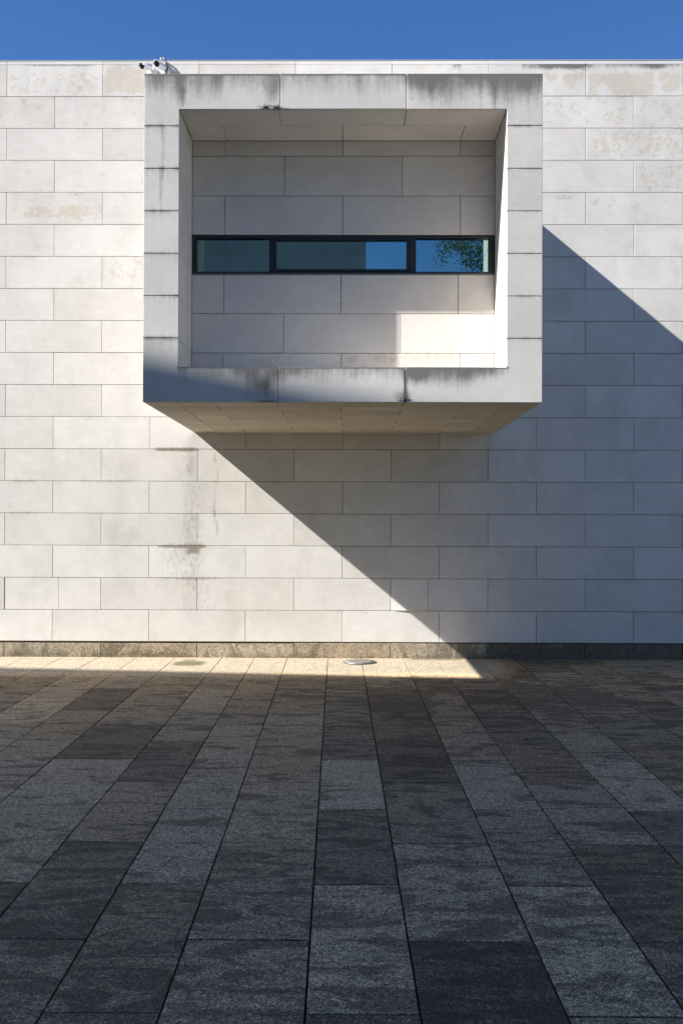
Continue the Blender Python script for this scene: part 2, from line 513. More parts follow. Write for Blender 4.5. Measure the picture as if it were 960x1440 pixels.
def ground_fn(p):
    x, y = p.x, p.y
    moss = 0.75 * rect(x, y, 0.80, 1.50, -0.14, 0.02, 0.06, 0.07)
    moss += 0.85 * rect(x, y, -2.0, -1.62, -0.72, -0.32, 0.12, 0.10)
    moss += 0.5 * rect(x, y, -1.95, -1.75, -0.3, -0.05, 0.1, 0.10)
    moss += 0.35 * rect(x, y, 0.7, 1.3, -2.5, -2.3, 0.1, 0.1)
    moss += 0.6 * rect(x, y, -0.2, 0.02, -0.39, -0.36, 0.05, 0.012)
    moss += 0.30 * rect(x, y, -4.6, -2.6, -0.30, 0.0, 0.3, 0.10) + 0.28 * rect(x, y, -1.45, -1.1, -0.5, -0.1, 0.1, 0.1) + 0.35 * rect(x, y, 0.95, 1.5, -1.0, -0.6, 0.2, 0.15)
    dark = 0.35 * rect(x, y, 0.2, 9, -4.2, -1.5, 0.5, 0.5)
    dark += 0.55 * rect(x, y, 0.2, 0.85, -3.6, -2.9, 0.2, 0.3) + 0.5 * rect(x, y, 1.7, 2.6, -3.3, -2.0, 0.2, 0.3)
    dark += 0.35 * rect(x, y, -0.7, 0.8, -3.2, -2.2, 0.3, 0.25)
    dark += 0.3 * rect(x, y, -9, 9, -20, -7.6, 0.5, 1.2)  # shade deepening towards the camera, painted into the near paving
    # sunlight on the strip against the wall, painted into tone and dirt
    sun_strip = rect(x, y, -9, 1.75, -1.35, 0.1, 0.3, 0.45)
    return (sun_strip, dark - 1.05 * sun_strip, moss)

g = MB()
g.f.append(tuple(g.vert(q) for q in ((-400, -400, -0.03), (400, -400, -0.03), (400, 400, -0.03), (-400, 400, -0.03)))); g.sm.append(False)
tg = NT('distant_ground')
pg = tg.pos()
br = tg.n('ShaderNodeTexBrick')
tg.link(pg, br.inputs['Vector'])
br.inputs['Color1'].default_value = (0.10, 0.095, 0.09, 1); br.inputs['Color2'].default_value = (0.17, 0.16, 0.15, 1)
br.inputs['Mortar'].default_value = (0.03, 0.03, 0.03, 1)
br.inputs['Scale'].default_value = 1.0; br.inputs['Mortar Size'].default_value = 0.005
br.inputs['Brick Width'].default_value = 1.2; br.inputs['Row Height'].default_value = 0.45
tg.bsdf(tg.mix(1.0, br.outputs['Color'], tg.grey(tg.ramp(tg.noise(pg, 3.0, 8, 0.7), 0.25, 0.75, True, 0.6, 1.3)), 'MULTIPLY'), 0.85)
tag(g.build('ground', tg.m), kind='structure')

g = MB()
g.box(-9, 9, -16, 0.02, -0.029, -0.022)
tag(g.build('joint_bed', plain('joint_sand', (0.022, 0.020, 0.018), 0.95)), kind='structure')

g = MB()
for i in range(len(LINES) - 1):
    s = i - iA
    typeA = (s % 2 == 0)
    y = (-6.575 if typeA else -7.19)
    while y + 1.212 < -0.15: y += 1.212
    cuts = [0.0]
    while y > -16:
        cuts.append(y); y -= 1.212
    vis = -11 < s < 10
    for k in range(len(cuts) - 1):
        y1, y0 = cuts[k], cuts[k + 1]
        if k == 0: y1 = 0.012
        yc = (y0 + min(y1, 0)) / 2
        t = tone_at(s, yc)
        if t is None: t = random.uniform(0.25, 0.58)
        t = t + random.uniform(-0.03, 0.03)
        
        rnd = random.random()
        gx, gy = 0.0038 if vis else 0.006, 0.0032 + random.choice((0, 0, 0.0025))
        nrow = max(1, int((y1 - y0) / (0.10 if vis and y0 > -10 else 2)))
        dz = random.uniform(-0.0012, 0.0012)
        ch = 0.002
        ys = [y0 + gy, y0 + gy + ch] + [y0 + (y1 - y0) * q / nrow for q in range(1, nrow)] + [y1 - gy - ch, y1 - gy]
        if k == 0: ys = ys[:-2] + [y1]
        ncol = 7 if (vis and y0 > -10) else 1
        idx = []
        for yi, yy in enumerate(ys):
            xa, xb = lx(i, yy) + gx + random.uniform(-.0009, .0009), lx(i + 1, yy) - gx + random.uniform(-.0009, .0009)
            xs = [xa, xa + ch] + [xa + (xb - xa) * q / ncol for q in range(1, ncol)] + [xb - ch, xb]
            row = []
            for xi, xx in enumerate(xs):
                edge = xi in (0, len(xs) - 1) or yi == 0 or (yi == len(ys) - 1 and k > 0)
                p = Vector((xx, yy, dz - (ch if edge else 0)))
                st = ground_fn(p)
                if edge: st = (st[0], st[1] + 0.45, st[2])
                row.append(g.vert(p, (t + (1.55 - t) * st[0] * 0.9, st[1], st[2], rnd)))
            idx.append(row)
        nc = len(idx[0])
        for a in range(len(idx) - 1):
            for b in range(nc - 1):
                g.f.append((idx[a][b], idx[a][b + 1], idx[a + 1][b + 1], idx[a + 1][b])); g.sm.append(False)
        ring = idx[0] + [r_[-1] for r_ in idx[1:]] + idx[-1][-2::-1] + [r_[0] for r_ in idx[-2:0:-1]]
        bk = [g.vert((g.v[q][0], g.v[q][1], -0.0215), g.a[q]) for q in ring]
        n = len(ring)
        for q in range(n):
            r2 = (q + 1) % n
            g.f.append((ring[r2], ring[q], bk[q], bk[r2])); g.sm.append(False)
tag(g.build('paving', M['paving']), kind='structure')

# ------------------------------------------------------------------ the stone building
bld = thing('stone_building', (0, 0, 0), 'pale limestone building with a projecting square stone bay above a granite paved court', 'building')
TOP = PL + 18 * CO           # 7.39

def wall_fn(p):
    x, z = p.x, p.z
    tan = blk = brn = 0.0
    # top course
    tan += 0.45 * rect(x, z, -4.2, -3.0, 7.02, 7.3, 0.12, 0.08) * (0.5 + nz(x, z, 3, 4))
    tan += 0.75 * rect(x, z, -2.97, -2.35, 7.03, 7.37, 0.06, 0.05)
    tan += 0.55 * rect(x, z, -2.3, -1.6, 7.1, 7.37, 0.2, 0.06) * nz(x, z, 5, 1)
    tan += 0.95 * rect(x, z, 2.45, 3.0, 7.05, 7.27, 0.05, 0.05) * sstep(.30, .55, nz(x, z, 5, 2.3))
    tan += 0.85 * rect(x, z, 3.04, 3.85, 7.0, 7.28, 0.05, 0.07) * sstep(.25, .5, nz(x, z, 2.6, 8.2) + 0.1)
    tan += 0.7 * rect(x, z, 3.9, 4.2, 7.05, 7.3, 0.06, 0.06)
    tan += 0.32 * rect(x, z, 2.4, 4.9, 6.6, 6.99, 0.1, 0.03)
    tan += 0.45 * rect(x, z, 3.02, 4.2, 6.2, 6.56, 0.03, 0.05)
    tan += 0.35 * rect(x, z, 3.62, 4.9, 5.8, 6.15, 0.05, 0.05)
    tan += 0.25 * rect(x, z, 3.0, 4.9, 5.4, 5.75, 0.1, 0.05)
    tan += 0.50 * rect(x, z, -3.98, -3.05, 5.47, 5.62, 0.12, 0.05)
    tan += 0.40 * rect(x, z, -2.95, -2.35, 4.65, 5.0, 0.1, 0.08)
    tan += 0.15 * rect(x, z, -4.9, -1.8, 5.39, 7.0, 0.3, 0.1)
    # soot under the coping
    d = TOP - z
    blk += (0.55 * sstep(0.14, 0.0, d) * sstep(0.42, 0.62, nz(x, 0, 3.1, 5)) if x > -9 else 0) * (1.0 if x > 1.35 else 0.28)
    blk += 0.55 * sstep(0.10, 0.0, d) * rect(x, z, 2.45, 3.0, 7.0, 7.5, 0.1, 0.1)
    blk += 0.45 * sstep(0.04, 0.0, d) * rect(x, z, -4.0, -3.1, 7.0, 7.5, 0.1, 0.1)
    blk += 0.42 * rect(x, z, 2.62, 2.88, 5.70, 5.76, 0.05, 0.03)
    blk += 0.25 * rect(x, z, 3.62, 4.9, 5.28, 5.40, 0.05, 0.05) + 0.28 * rect(x, z, 3.02, 4.2, 6.5, 6.60, 0.05, 0.06)
    blk += 0.26 * rect(x, z, -2.95, -2.0, 6.9, 7.0, 0.1, 0.04)
    # marks lying on the bed joints
    blk += 0.30 * rect(x, z, -3.4, -2.75, 4.195, 4.215, 0.15, 0.02)
    for (a, b, c, s) in ((-3.4, -2.9, 4.99, .2), (-4.3, -3.7, 2.19, .25), (-3.3, -2.6, 2.19, .3), (-4.2, -3.6, 1.79, .2)):
        brn += 1.2 * s * rect(x, z, a, b, c - 0.015, c + 0.01, 0.1, 0.015)
    brn += 0.95 * rect(x, z, -2.33, -1.80, 2.57, 2.60, 0.08, 0.02)
    brn += 0.33 * rect(x, z, -1.97, -1.81, 2.25, 2.56, 0.09, 0.10)
    brn += 0.17 * rect(x, z, -1.98, -1.72, 1.40, 2.2, 0.08, 0.03)
    brn += 1.05 * rect(x, z, -2.30, -1.68, 1.365, 1.39, 0.10, 0.018)
    brn += 0.50 * rect(x, z, -1.92, -1.78, 1.30, 1.38, 0.04, 0.03)
    brn += 0.55 * rect(x, z, -2.30, -1.45, 0.975, 0.99, 0.10, 0.015)
    brn += 0.24 * rect(x, z, -2.05, -1.6, 0.55, 0.98, 0.1, 0.05)
    brn += 0.20 * rect(x, z, -2.3, -1.7, 1.0, 1.35, 0.1, 0.03)
    xd = -1.572 + 0.012 * math.sin(z * 9)
    brn += 0.42 * sstep(0.035, 0.0, abs(x - xd)) * rect(x, z, -2, -1, 1.5, 2.7, 0.1, 0.1) * (0.5 + nz(x, z, 6, 2))
    brn += 0.26 * rect(x, z, 1.45, 2.0, 0.19, 0.22, 0.15, 0.03)
    blk += 0.45 * rect(x, z, 1.55, 1.72, 0.18, 0.215, 0.04, 0.02)
    blk += 0.16 * rect(x, z, 0.8, 2.4, 2.1, 2.65, 0.25, 0.12)
    blk += 0.13 * rect(x, z, 2.4, 4.9, 4.2, 5.0, 0.3, 0.15) * nz(x, z, 2, 7)
    blk += 0.75 * rect(x, z, 0.85, 1.7, 0.595, 0.61, 0.12, 0.025) + 0.35 * rect(x, z, 0.8, 1.5, 0.965, 0.985, 0.1, 0.012)  # shadow crescents at the foot and top of the bellied slab, painted in
    blk += 0.55 * sstep(0.10, 0.0, d) * rect(x, z, 3.02, 4.6, 7.0, 7.5, 0.1, 0.1) * sstep(0.35, 0.6, nz(x, 0, 4, 12))
    blk += 0.30 * rect(x, z, 2.05, 2.95, 7.0, 7.02, 0.1, 0.02)
    blk += 0.16 * rect(x, z, -4.9, -1.9, 3.0, 5.2, 0.6, 0.8) * sstep(0.5, 0.75, nz(x, z, 1.7, 31))
    brn += 0.11 * sstep(0.55, 0.8, nz(x, z * 0.5, 1.9, 44)) * rect(x, z, -5, 0.5, 0.2, 2.8, 0.2, 0.2)
    brn += 0.10 * sstep(0.6, 0.8, nz(x, z * 0.4, 2.4, 51))
    return (tan, blk, brn)

w = MB()
XL, XR = -21.0, 19.8
for k in range(18):
    z0 = PL + CO * k
    odd = (k + 1) % 2            # first course has joints at multiples of 1.2
    xs = []
    x = XL + (0.0 if odd else 0.6) - 0.6
    x = -21.6 + (0.6 if not odd else 0.0) + (0 if odd else 0)
    # joints at 1.2 n (odd courses) or 0.6 + 1.2 n
    n0 = -18
    js = [1.2 * n + (0.0 if k % 2 == 0 else 0.6) for n in range(n0, 17)]
    for a, b in zip(js, js[1:]):
        vis = -6 < a < 5.5
        rnd = random.random()
        u0, wd = a + G / 2, (b - a) - G * random.uniform(0.8, 1.15)
        zz, hh = z0 + G / 2, CO - G * random.uniform(0.85, 1.2)
        if k == 0: zz = z0 + 0.012; hh -= 0.0095
        kw = dict(th=0.03, rnd=rnd, res=0.035 if vis else None, fn=wall_fn, jit=0.0007)
        if k == 1 and abs(a - 0.6) < 0.01:
            # cracked slab that has bellied out at its foot
            wl = 0.455
            kw['res'] = 0.03; kw['jit'] = 0
            w.panel((u0, 0, zz), (1, 0, 0), (0, 0, 1), wl, hh, warp=lambda u, v: 0.036 * math.sin(min(1, u / 0.62) * math.pi / 2) * (1 - v / 0.42) ** 1.3 * (1 if u > 0 else 0) - 0.006 * sstep(0.25, 0.4, v), **kw)
            w.panel((u0 + wl + 0.003, 0, zz), (1, 0, 0), (0, 0, 1), wd - wl - 0.003, hh, warp=lambda u, v: 0.030 * max(0, 1 - u / 0.7) * (1 - v / 0.42) ** 1.3 - 0.008 * max(0, 1 - u / 0.5) * sstep(0.25, 0.4, v), **kw)
        elif k == 1 and abs(a + 4.2) < 0.01:
            wl = 0.665
            w.panel((u0 + 0.008, 0, zz), (1, 0, 0), (0, 0, 1), wl, hh, **kw)
            kw['rnd'] = rnd
            w.panel((u0 + wl + 0.011, 0, zz), (1, 0, 0), (0, 0, 1), wd - wl - 0.011, hh, **kw)
        else:
            w.panel((u0, 0, zz), (1, 0, 0), (0, 0, 1), wd, hh, **kw)
wall = w.build('wall', M['wall'], bld)

c = MB()
c.box(-21.6, 19.2, 0.028, 14.0, -0.5, TOP - 0.01)
c.build('wall_core', M['joint'], bld)
c = MB()
js = [1.2 * n + 0.6 for n in range(-18, 16)]
for a, b in zip(js, js[1:]):
    c.panel((a + 0.002, 0.0005, TOP - 0.0005), (1, 0, 0), (0, 0, 1), b - a - 0.004, 0.0495, th=0.35, rnd=random.random(), res=None, jit=0.0005)
    c.panel((a + 0.002, -0.004, TOP + 0.053), (1, 0, 0), (0, 1, 0), b - a - 0.004, 0.355, th=0.004, rnd=random.random(), ch=0.001)
cop = c.build('coping', M['coping'], bld)
c = MB(); c.box(-21.6, 19.2, 0.35, 13.9, TOP - 0.008, TOP + 0.03)
c.build('roof', plain('roof_gravel', (0.25, 0.24, 0.22), 0.9, 0, 0.3, 60, 0.4), bld)
c = MB(); c.cbox(0.865, 0.925, 0.01, 0.04, TOP + 0.054, TOP + 0.061, 0.002)
c.build('metal_clip', M['dark'], bld)

pl = MB()
def plinth_fn(p):
    x, z = p.x, p.z
    low = sstep(0.09, 0.0, z)
    moss = 0.30 * low * nz(x, 0, 2.5, 3) + 0.35 * rect(x, z, -4.2, -2.2, 0.0, 0.12, 0.2, 0.05)
    dark = 1.3 * rect(x, z, 1.15, 9, 0.0, 0.2, 0.35, 0.2) + 0.9 * sstep(0.06, 0.0, z) * (0.4 + nz(x, 0, 3, 6)) + 0.35 * rect(x, z, -4.2, -2.0, 0.0, 0.12, 0.2, 0.06)
    return (0, dark, moss)
js = [1.2 * n + 0.6 for n in range(-18, 16)]
for a, b in zip(js, js[1:]):
    prox = 0.0 if a > -0.7 else 0.006
    top = 0.186 if a > -0.7 else 0.176
    tone = random.uniform(0.45, 0.8) if a < 1.7 else random.uniform(0.0, 0.15)
    pl.panel((a + 0.004, prox, -0.02), (1, 0, 0), (0, 0, 1), b - a - 0.008, top + 0.02, th=0.027, rnd=random.random(), res=0.05 if -6 < a < 5 else None, fn=plinth_fn, tone=tone, jit=0.001, ch=0.004)
pl.build('plinth', M['plinth'], bld)

# --- projecting bay -----------------------------------------------------------
T = 0.03
b = MB()
e = 0.028
b.box(BX0 + e, IX0 - e, FY + e, 0.02, BZ0 + e, BZ1 - e)                  # left cheek
b.box(IX1 + e, BX1 - e, FY + e, 0.02, BZ0 + e, BZ1 - e)                  # right cheek
b.box(IX0 - e - .001, IX1 + e + .001, FY + e + .001, 0.021, BZ0 + e + .001, IZ0 - e)     # floor
b.box(IX0 - e - .001, IX1 + e + .001, FY + e + .001, 0.021, IZ1 + e, BZ1 - e - .001)     # roof
b.box(IX0 - e - .002, IX1 + e + .002, NY + e, NY + 0.16, IZ0 - e - .002, 4.19 - e)       # below the window
b.box(IX0 - e - .002, IX1 + e + .002, NY + e, NY + 0.16, 4.59 + e, IZ1 + e + .002)       # above the window
bay = b.build('projecting_bay', M['joint'], bld)

JZ = [5.385, 4.985, 4.587, 4.189, 3.791, 3.395]
def frame_fn(p):
    x, z = p.x, p.z
    blk = brn = tan = 0.0
    d = BZ1 - z
    col = nz(x, 0, 9, 3)
    reach = 0.10 + 0.22 * nz(x, 0, 2.7, 9) ** 1.5 + 0.16 * nz(x, 0, 14, 1) ** 2
    amp = 0.42 + 0.18 * rect(x, z, -1.84, -1.0, 0, 9, .2) + 0.30 * rect(x, z, 0.6, 1.0, 0, 9, .05) + 0.30 * rect(x, z, 1.25, 1.95, 0, 9, .2)
    blk += 0.85 * amp * sstep(reach * 1.5, 0.0, d) * (0.55 + 0.7 * col) + 0.10 * sstep(0.45, 0.0, d) * (0.4 + col)
    blk += 0.45 * sstep(0.03, 0.0, d)
    blk += 0.30 * sstep(0.06, 0.0, abs(x - 0.85 + 0.1 * d)) * sstep(0.30, 0.05, d)
    blk += 0.26 * rect(x, z, 1.42, 1.45, 5.38, 5.9, 0.015, 0.02) * (0.5 + nz(x, z, 7, 4))
    blk += 0.18 * rect(x, z, 0.7, 1.9, 5.39, 5.9, 0.2, 0.05)
    blk += 0.50 * rect(x, z, -0.72, -0.58, 5.60, 5.87, 0.06, 0.06) * nz(x, z, 8, 2)
    blk += 0.55 * rect(x, z, -0.80, -0.58, 5.545, 5.575, 0.05, 0.02)
    brn += 0.7 * rect(x, z, -0.64, -0.48, 5.54, 5.565, 0.04, 0.015)
    blk += 0.38 * rect(x, z, -1.50, -1.46, 5.55, 5.75, 0.03, 0.05)
    blk += 0.10 * rect(x, z, -1.8446, -1.5, 3.3, 5.9, 0.02, 0.1)
    blk += 0.28 * sstep(0.035, 0.0, abs(x + 1.675 + 0.01 * math.sin(7 * z))) * rect(x, z, -2, -1, 4.6, 5.45, .1, .15)
    for j in JZ:                                   # run-off just under the bed joints of the jambs
        if z < j + 0.01 and (x < IX0 or x > IX1):
            blk += 0.42 * sstep(0.035, 0.0, j - z) * nz(x, 0, 11, j)
            blk += 0.12 * sstep(0.2, 0.0, j - z)
    if z < IZ0 + 0.02 and IX0 - 0.005 < x < IX1 + 0.02:
        d2 = IZ0 - z
        reach = 0.06 + 0.22 * nz(x, 0, 3.3, 21) ** 1.4 + 0.08 * nz(x, 0, 17, 5)
        a2 = 0.38 + 0.32 * rect(x, z, -1.0, -0.3, 0, 9, 0.2) + 0.35 * rect(x, z, 0.58, 1.45, 0, 9, 0.05)
        blk += a2 * sstep(reach, 0.0, d2) * (0.6 + 0.6 * col)
        blk += 0.40 * sstep(0.02, 0.0, d2)
        blk += 0.60 * rect(x, z, -0.85, -0.60, 2.82, 3.02, 0.14, 0.08) * (0.3 + nz(x, z, 7, 5))
        blk += 0.42 * sstep(0.16, 0.0, abs(x - 0.72)) * sstep(0.30, 0.0, d2)
        blk += 0.42 * rect(x, z, 0.50, 0.66, 2.80, 2.90, 0.05, 0.05)
        blk += 0.6 * sstep(0.03, 0.0, abs(x - 0.608)) * rect(x, z, 0, 1, 2.8, 3.1, .1, .05)
        blk += 0.55 * rect(x, z, -0.80, -0.58, 2.798, 2.81, 0.05, 0.01)
    if z < 3.45:
        blk += 0.07
    return (tan, blk, brn)

fr = MB()
def fpanel(x0, x1, z0, z1, sides, rnd, gaps=(1, 1, 1, 1)):
    h = G / 2
    xa, xb = x0 + (h if gaps[0] else 0), x1 - (h if gaps[1] else 0)
    za, zb = z0 + (h if gaps[2] else 0), z1 - (h if gaps[3] else 0)
    fr.panel((xa, FY, za), (1, 0, 0), (0, 0, 1), xb - xa, zb - za, th=T, rnd=rnd, res=0.022, sides=sides, fn=frame_fn, ch=0.003)
r1, r2, r3 = 0.2, 0.75, 0.35
# top beam
fpanel(BX0, IX0, JZ[0], IZ1, (1, 1, 1, 0), r1, (0, 0, 1, 0))
fpanel(BX0, -0.570, IZ1, BZ1, (1, 1, 0, 1), r1, (0, 1, 0, 0))
fpanel(-0.570, 0.611, IZ1, BZ1, (1, 1, 1, 1), 0.55, (1, 1, 0, 0))
fpanel(0.611, BX1, IZ1, BZ1, (1, 1, 0, 1), r2, (1, 0, 0, 0))
fpanel(IX1, BX1, JZ[0], IZ1, (1, 1, 1, 0), r2, (0, 0, 1, 0))
# jambs
for a, bb in zip(JZ[1:], JZ):
    fpanel(BX0, IX0, a, bb, (1, 1, 1, 1), random.random(), (0, 0, 1, 1))
    fpanel(IX1, BX1, a, bb, (1, 1, 1, 1), random.random(), (0, 0, 1, 1))
# bottom beam
fpanel(BX0, IX0, IZ0, JZ[5], (1, 1, 0, 1), r3, (0, 0, 0, 1))
fpanel(BX0, -0.580, BZ0, IZ0, (1, 1, 1, 0), r3, (0, 1, 0, 0))
fpanel(-0.580, 0.608, BZ0, IZ0, (1, 1, 1, 1), 0.8, (1, 1, 0, 0))
fpanel(0.608, BX1, BZ0, IZ0, (1, 1, 1, 0), 0.6, (1, 0, 0, 0))
fpanel(IX1, BX1, IZ0, JZ[5], (1, 1, 0, 1), 0.6, (0, 0, 0, 1))
fr.build('front_frame', M['frame'], bay)

# outer cheeks and top
sd_ = MB()
YS = [FY + T + 0.002, -2.34, -1.14, -0.0]
zc = [BZ0] + [JZ[5], JZ[4], JZ[3], JZ[2], JZ[1], JZ[0]] + [BZ1]
for q in range(len(zc) - 1):
    sh = 0.6 if q % 2 else 0.0
    ys = [YS[0]] + [y for y in (-2.4 + sh, -1.2 + sh) if y > YS[0] + 0.1] + [0.025]
    for ya, yb in zip(ys, ys[1:]):
        rnd = random.random()
        za, hh = zc[q] + (G / 2 if q else 0.0), zc[q + 1] - zc[q] - G
        if q == 0: hh += G / 2
        if q == len(zc) - 2: hh += G / 2
        sd_.panel((BX0, yb - G / 2, za), (0, -1, 0), (0, 0, 1), yb - ya - G, hh, th=0.027, rnd=rnd, res=None)
        sd_.panel((BX1, ya + G / 2, za), (0, 1, 0), (0, 0, 1), yb - ya - G, hh, th=0.027, rnd=rnd, res=None)
for ya, yb in ((FY + T + 0.002, -2.0), (-2.0, -1.0), (-1.0, 0.025)):
    xs = [BX0 + 0.03, -0.6, 0.6, BX1 - 0.03]
    for xa, xb in zip(xs, xs[1:]):
        sd_.panel((xa + G / 2, ya + G / 2, BZ1), (1, 0, 0), (0, 1, 0), xb - xa - G, yb - ya - G, th=0.027, rnd=random.random())
sd_.build('side_cladding', M['wall'], bay)

# soffit, faces down
so = MB()
def soffit_fn(p):
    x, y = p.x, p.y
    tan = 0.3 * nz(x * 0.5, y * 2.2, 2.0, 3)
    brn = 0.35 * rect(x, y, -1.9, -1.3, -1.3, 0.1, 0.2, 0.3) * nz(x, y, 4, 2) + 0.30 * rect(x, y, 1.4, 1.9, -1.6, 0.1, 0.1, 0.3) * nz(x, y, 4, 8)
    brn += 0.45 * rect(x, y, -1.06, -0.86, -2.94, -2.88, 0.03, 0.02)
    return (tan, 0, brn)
def spanel(x0, x1, y0, y1, rnd):
    g2 = 0.003
    so.panel((x0 + g2, y1 - g2, BZ0), (1, 0, 0), (0, -1, 0), x1 - x0 - 2 * g2, y1 - y0 - 2 * g2, th=0.027, rnd=rnd, res=0.06, fn=soffit_fn, jit=0.0008)
ry = [FY + T + 0.001, -2.74, -2.34, -1.94, -1.54, -1.14, -0.74, -0.34, 0.02]
for q in range(len(ry) - 1):
    js = [-0.6, 0.6] if q % 2 == 0 else [-1.2, 0.0, 1.2]
    xs = [-1.55] + js + [1.58]
    if q == 0: xs = [BX0 + 0.001] + js + [BX1 - 0.001]
    for xa, xb in zip(xs, xs[1:]):
        spanel(xa, xb, ry[q], ry[q + 1], random.random())
for ya, yb in ((-2.74, -2.595), (-2.595, -1.40), (-1.40, -0.2), (-0.2, 0.02)):
    spanel(BX0 + 0.001, -1.55, ya, yb, random.random()); spanel(1.58, BX1 - 0.001, ya, yb, random.random())
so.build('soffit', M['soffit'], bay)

# recess lining
ni = MB()
def niche_fn(p):
    x, y, z = p.x, p.y, p.z
    tan = 0.25 * rect(x, z, -2, 2, IZ0, 3.39, 0.1, 0.02) + 0.12 * rect(x, z, 0, 1.19, 3.1, 3.39, 0.02, 0.02)
    brn = 0.06
    blk = 0.10 * rect(x, z, -1.4, 1.4, 3.4, 3.5, 0.1, 0.05)
    blk += 0.4 * rect(x, z, -.07, 0.08, 3.88, 3.92, 0.05, 0.03)
    return (tan, blk, brn)
rows = [(IZ0, 3.39, (-1.2, 0, 1.2)), (3.39, 3.79, (-.585, .6)), (3.79, 4.187, (-1.19, -.005, 1.18)),
        (4.592, 4.985, (-1.185, .01, 1.2)), (4.985, 5.39, (-.58, .61)), (5.39, IZ1, (-1.18, .01, 1.2))]
for q, (z0, z1, js) in enumerate(rows):
    xs = [IX0] + list(js) + [IX1]
    for xa, xb in zip(xs, xs[1:]):
        ni.panel((xa + G / 2, NY, z0 + G / 2), (1, 0, 0), (0, 0, 1), xb - xa - G, z1 - z0 - G, th=0.027, rnd=random.random(), res=0.05, fn=niche_fn, jit=0.0005)
# ceiling (faces down), floor (faces up)
for (ya, yb, js) in ((FY + T + 0.002, -2.67, (-.585, .61)), (-2.67, NY, (-1.16, .01, 1.2))):
    xs = [IX0] + list(js) + [IX1]
    for xa, xb in zip(xs, xs[1:]):
        ni.panel((xa + G / 2, yb - G / 2, IZ1), (1, 0, 0), (0, -1, 0), xb - xa - G, yb - ya - G, th=0.027, rnd=random.random(), res=0.06, fn=niche_fn)
        ni.panel((xa + G / 2, ya + G / 2, IZ0), (1, 0, 0), (0, 1, 0), xb - xa - G, yb - ya - G, th=0.027, rnd=random.random(), res=0.06)
# cheeks
zr = [IZ0, 3.39, 3.79, 4.19, 4.59, 4.985, 5.39, IZ1]
for q in range(len(zr) - 1):
    for (ya, yb) in ((FY + T + 0.002, -2.67), (-2.67, NY)):
        hh = zr[q + 1] - zr[q] - G
        rnd = random.random()
        ni.panel((IX0, ya + G / 2, zr[q] + G / 2), (0, 1, 0), (0, 0, 1), yb - ya - G, hh, th=0.027, rnd=rnd, res=0.06, fn=niche_fn)
        ni.panel((IX1, yb - G / 2, zr[q] + G / 2), (0, -1, 0), (0, 0, 1), yb - ya - G, hh, th=0.027, rnd=rnd, res=0.06, fn=niche_fn)
ni.build('recess_lining', M['niche'], bay)

# window ribbon ---------------------------------------------------------------
wf = MB()
WY = NY + 0.012
ZB, ZT = 4.192, 4.588
def bar(x0, x1, z0, z1, ya=WY, yb=NY + 0.11, c=0.002): wf.cbox(x0, x1, ya, yb, z0, z1, c)
bar(IX0 + .001, IX1 - .001, ZB, ZB + 0.028)
bar(IX0 + .001, IX1 - .001, ZT - 0.026, ZT)
bar(IX0 + .002, -1.468, ZB + .028, ZT - .026)
bar(1.492, IX1 - .002, ZB + .028, ZT - .026)
bar(-0.735, -0.683, ZB + .028, ZT - .026)
bar(0.684, 0.754, ZB + .028, ZT - .026)
win = wf.build('window', M['black'], bld)
tag(win, 'long black framed ribbon window across the back of the recess')
wf = MB()                                   # opening sash in the middle, a little proud
sx0, sx1, s0, s1 = -0.680, 0.681, ZB + 0.030, ZT - 0.028
ya = WY - 0.006
wf.cbox(sx0, sx1, ya, NY + 0.07, s0, s0 + 0.024, 0.002)
wf.cbox(sx0, sx1, ya, NY + 0.07, s1 - 0.018, s1, 0.002)
wf.cbox(sx0, sx0 + 0.022, ya + .001, NY + 0.07, s0 + .024, s1 - .018, 0.002)
wf.cbox(sx1 - 0.022, sx1, ya + .001, NY + 0.07, s0 + .024, s1 - .018, 0.002)
wf.build('sash', M['black'], win)
for (xa, xb, za, zb, yy) in ((-1.469, -0.734, ZB + .027, ZT - .025, NY + 0.055), (sx0 + .021, sx1 - .021, s0 + .023, s1 - .017, NY + 0.045), (0.753, 1.493, ZB + .027, ZT - .025, NY + 0.055)):
    wf = MB(); wf.box(xa, xb, yy, yy + 0.008, za, zb)
    wf.build('pane', M['glass'], win)
wf = MB(); wf.cbox(IX0 + .003, IX1 - .003, NY - 0.012, NY + 0.03, ZB - 0.006, ZB + 0.003, 0.001)
wf.build('sill', M['grey'], win)

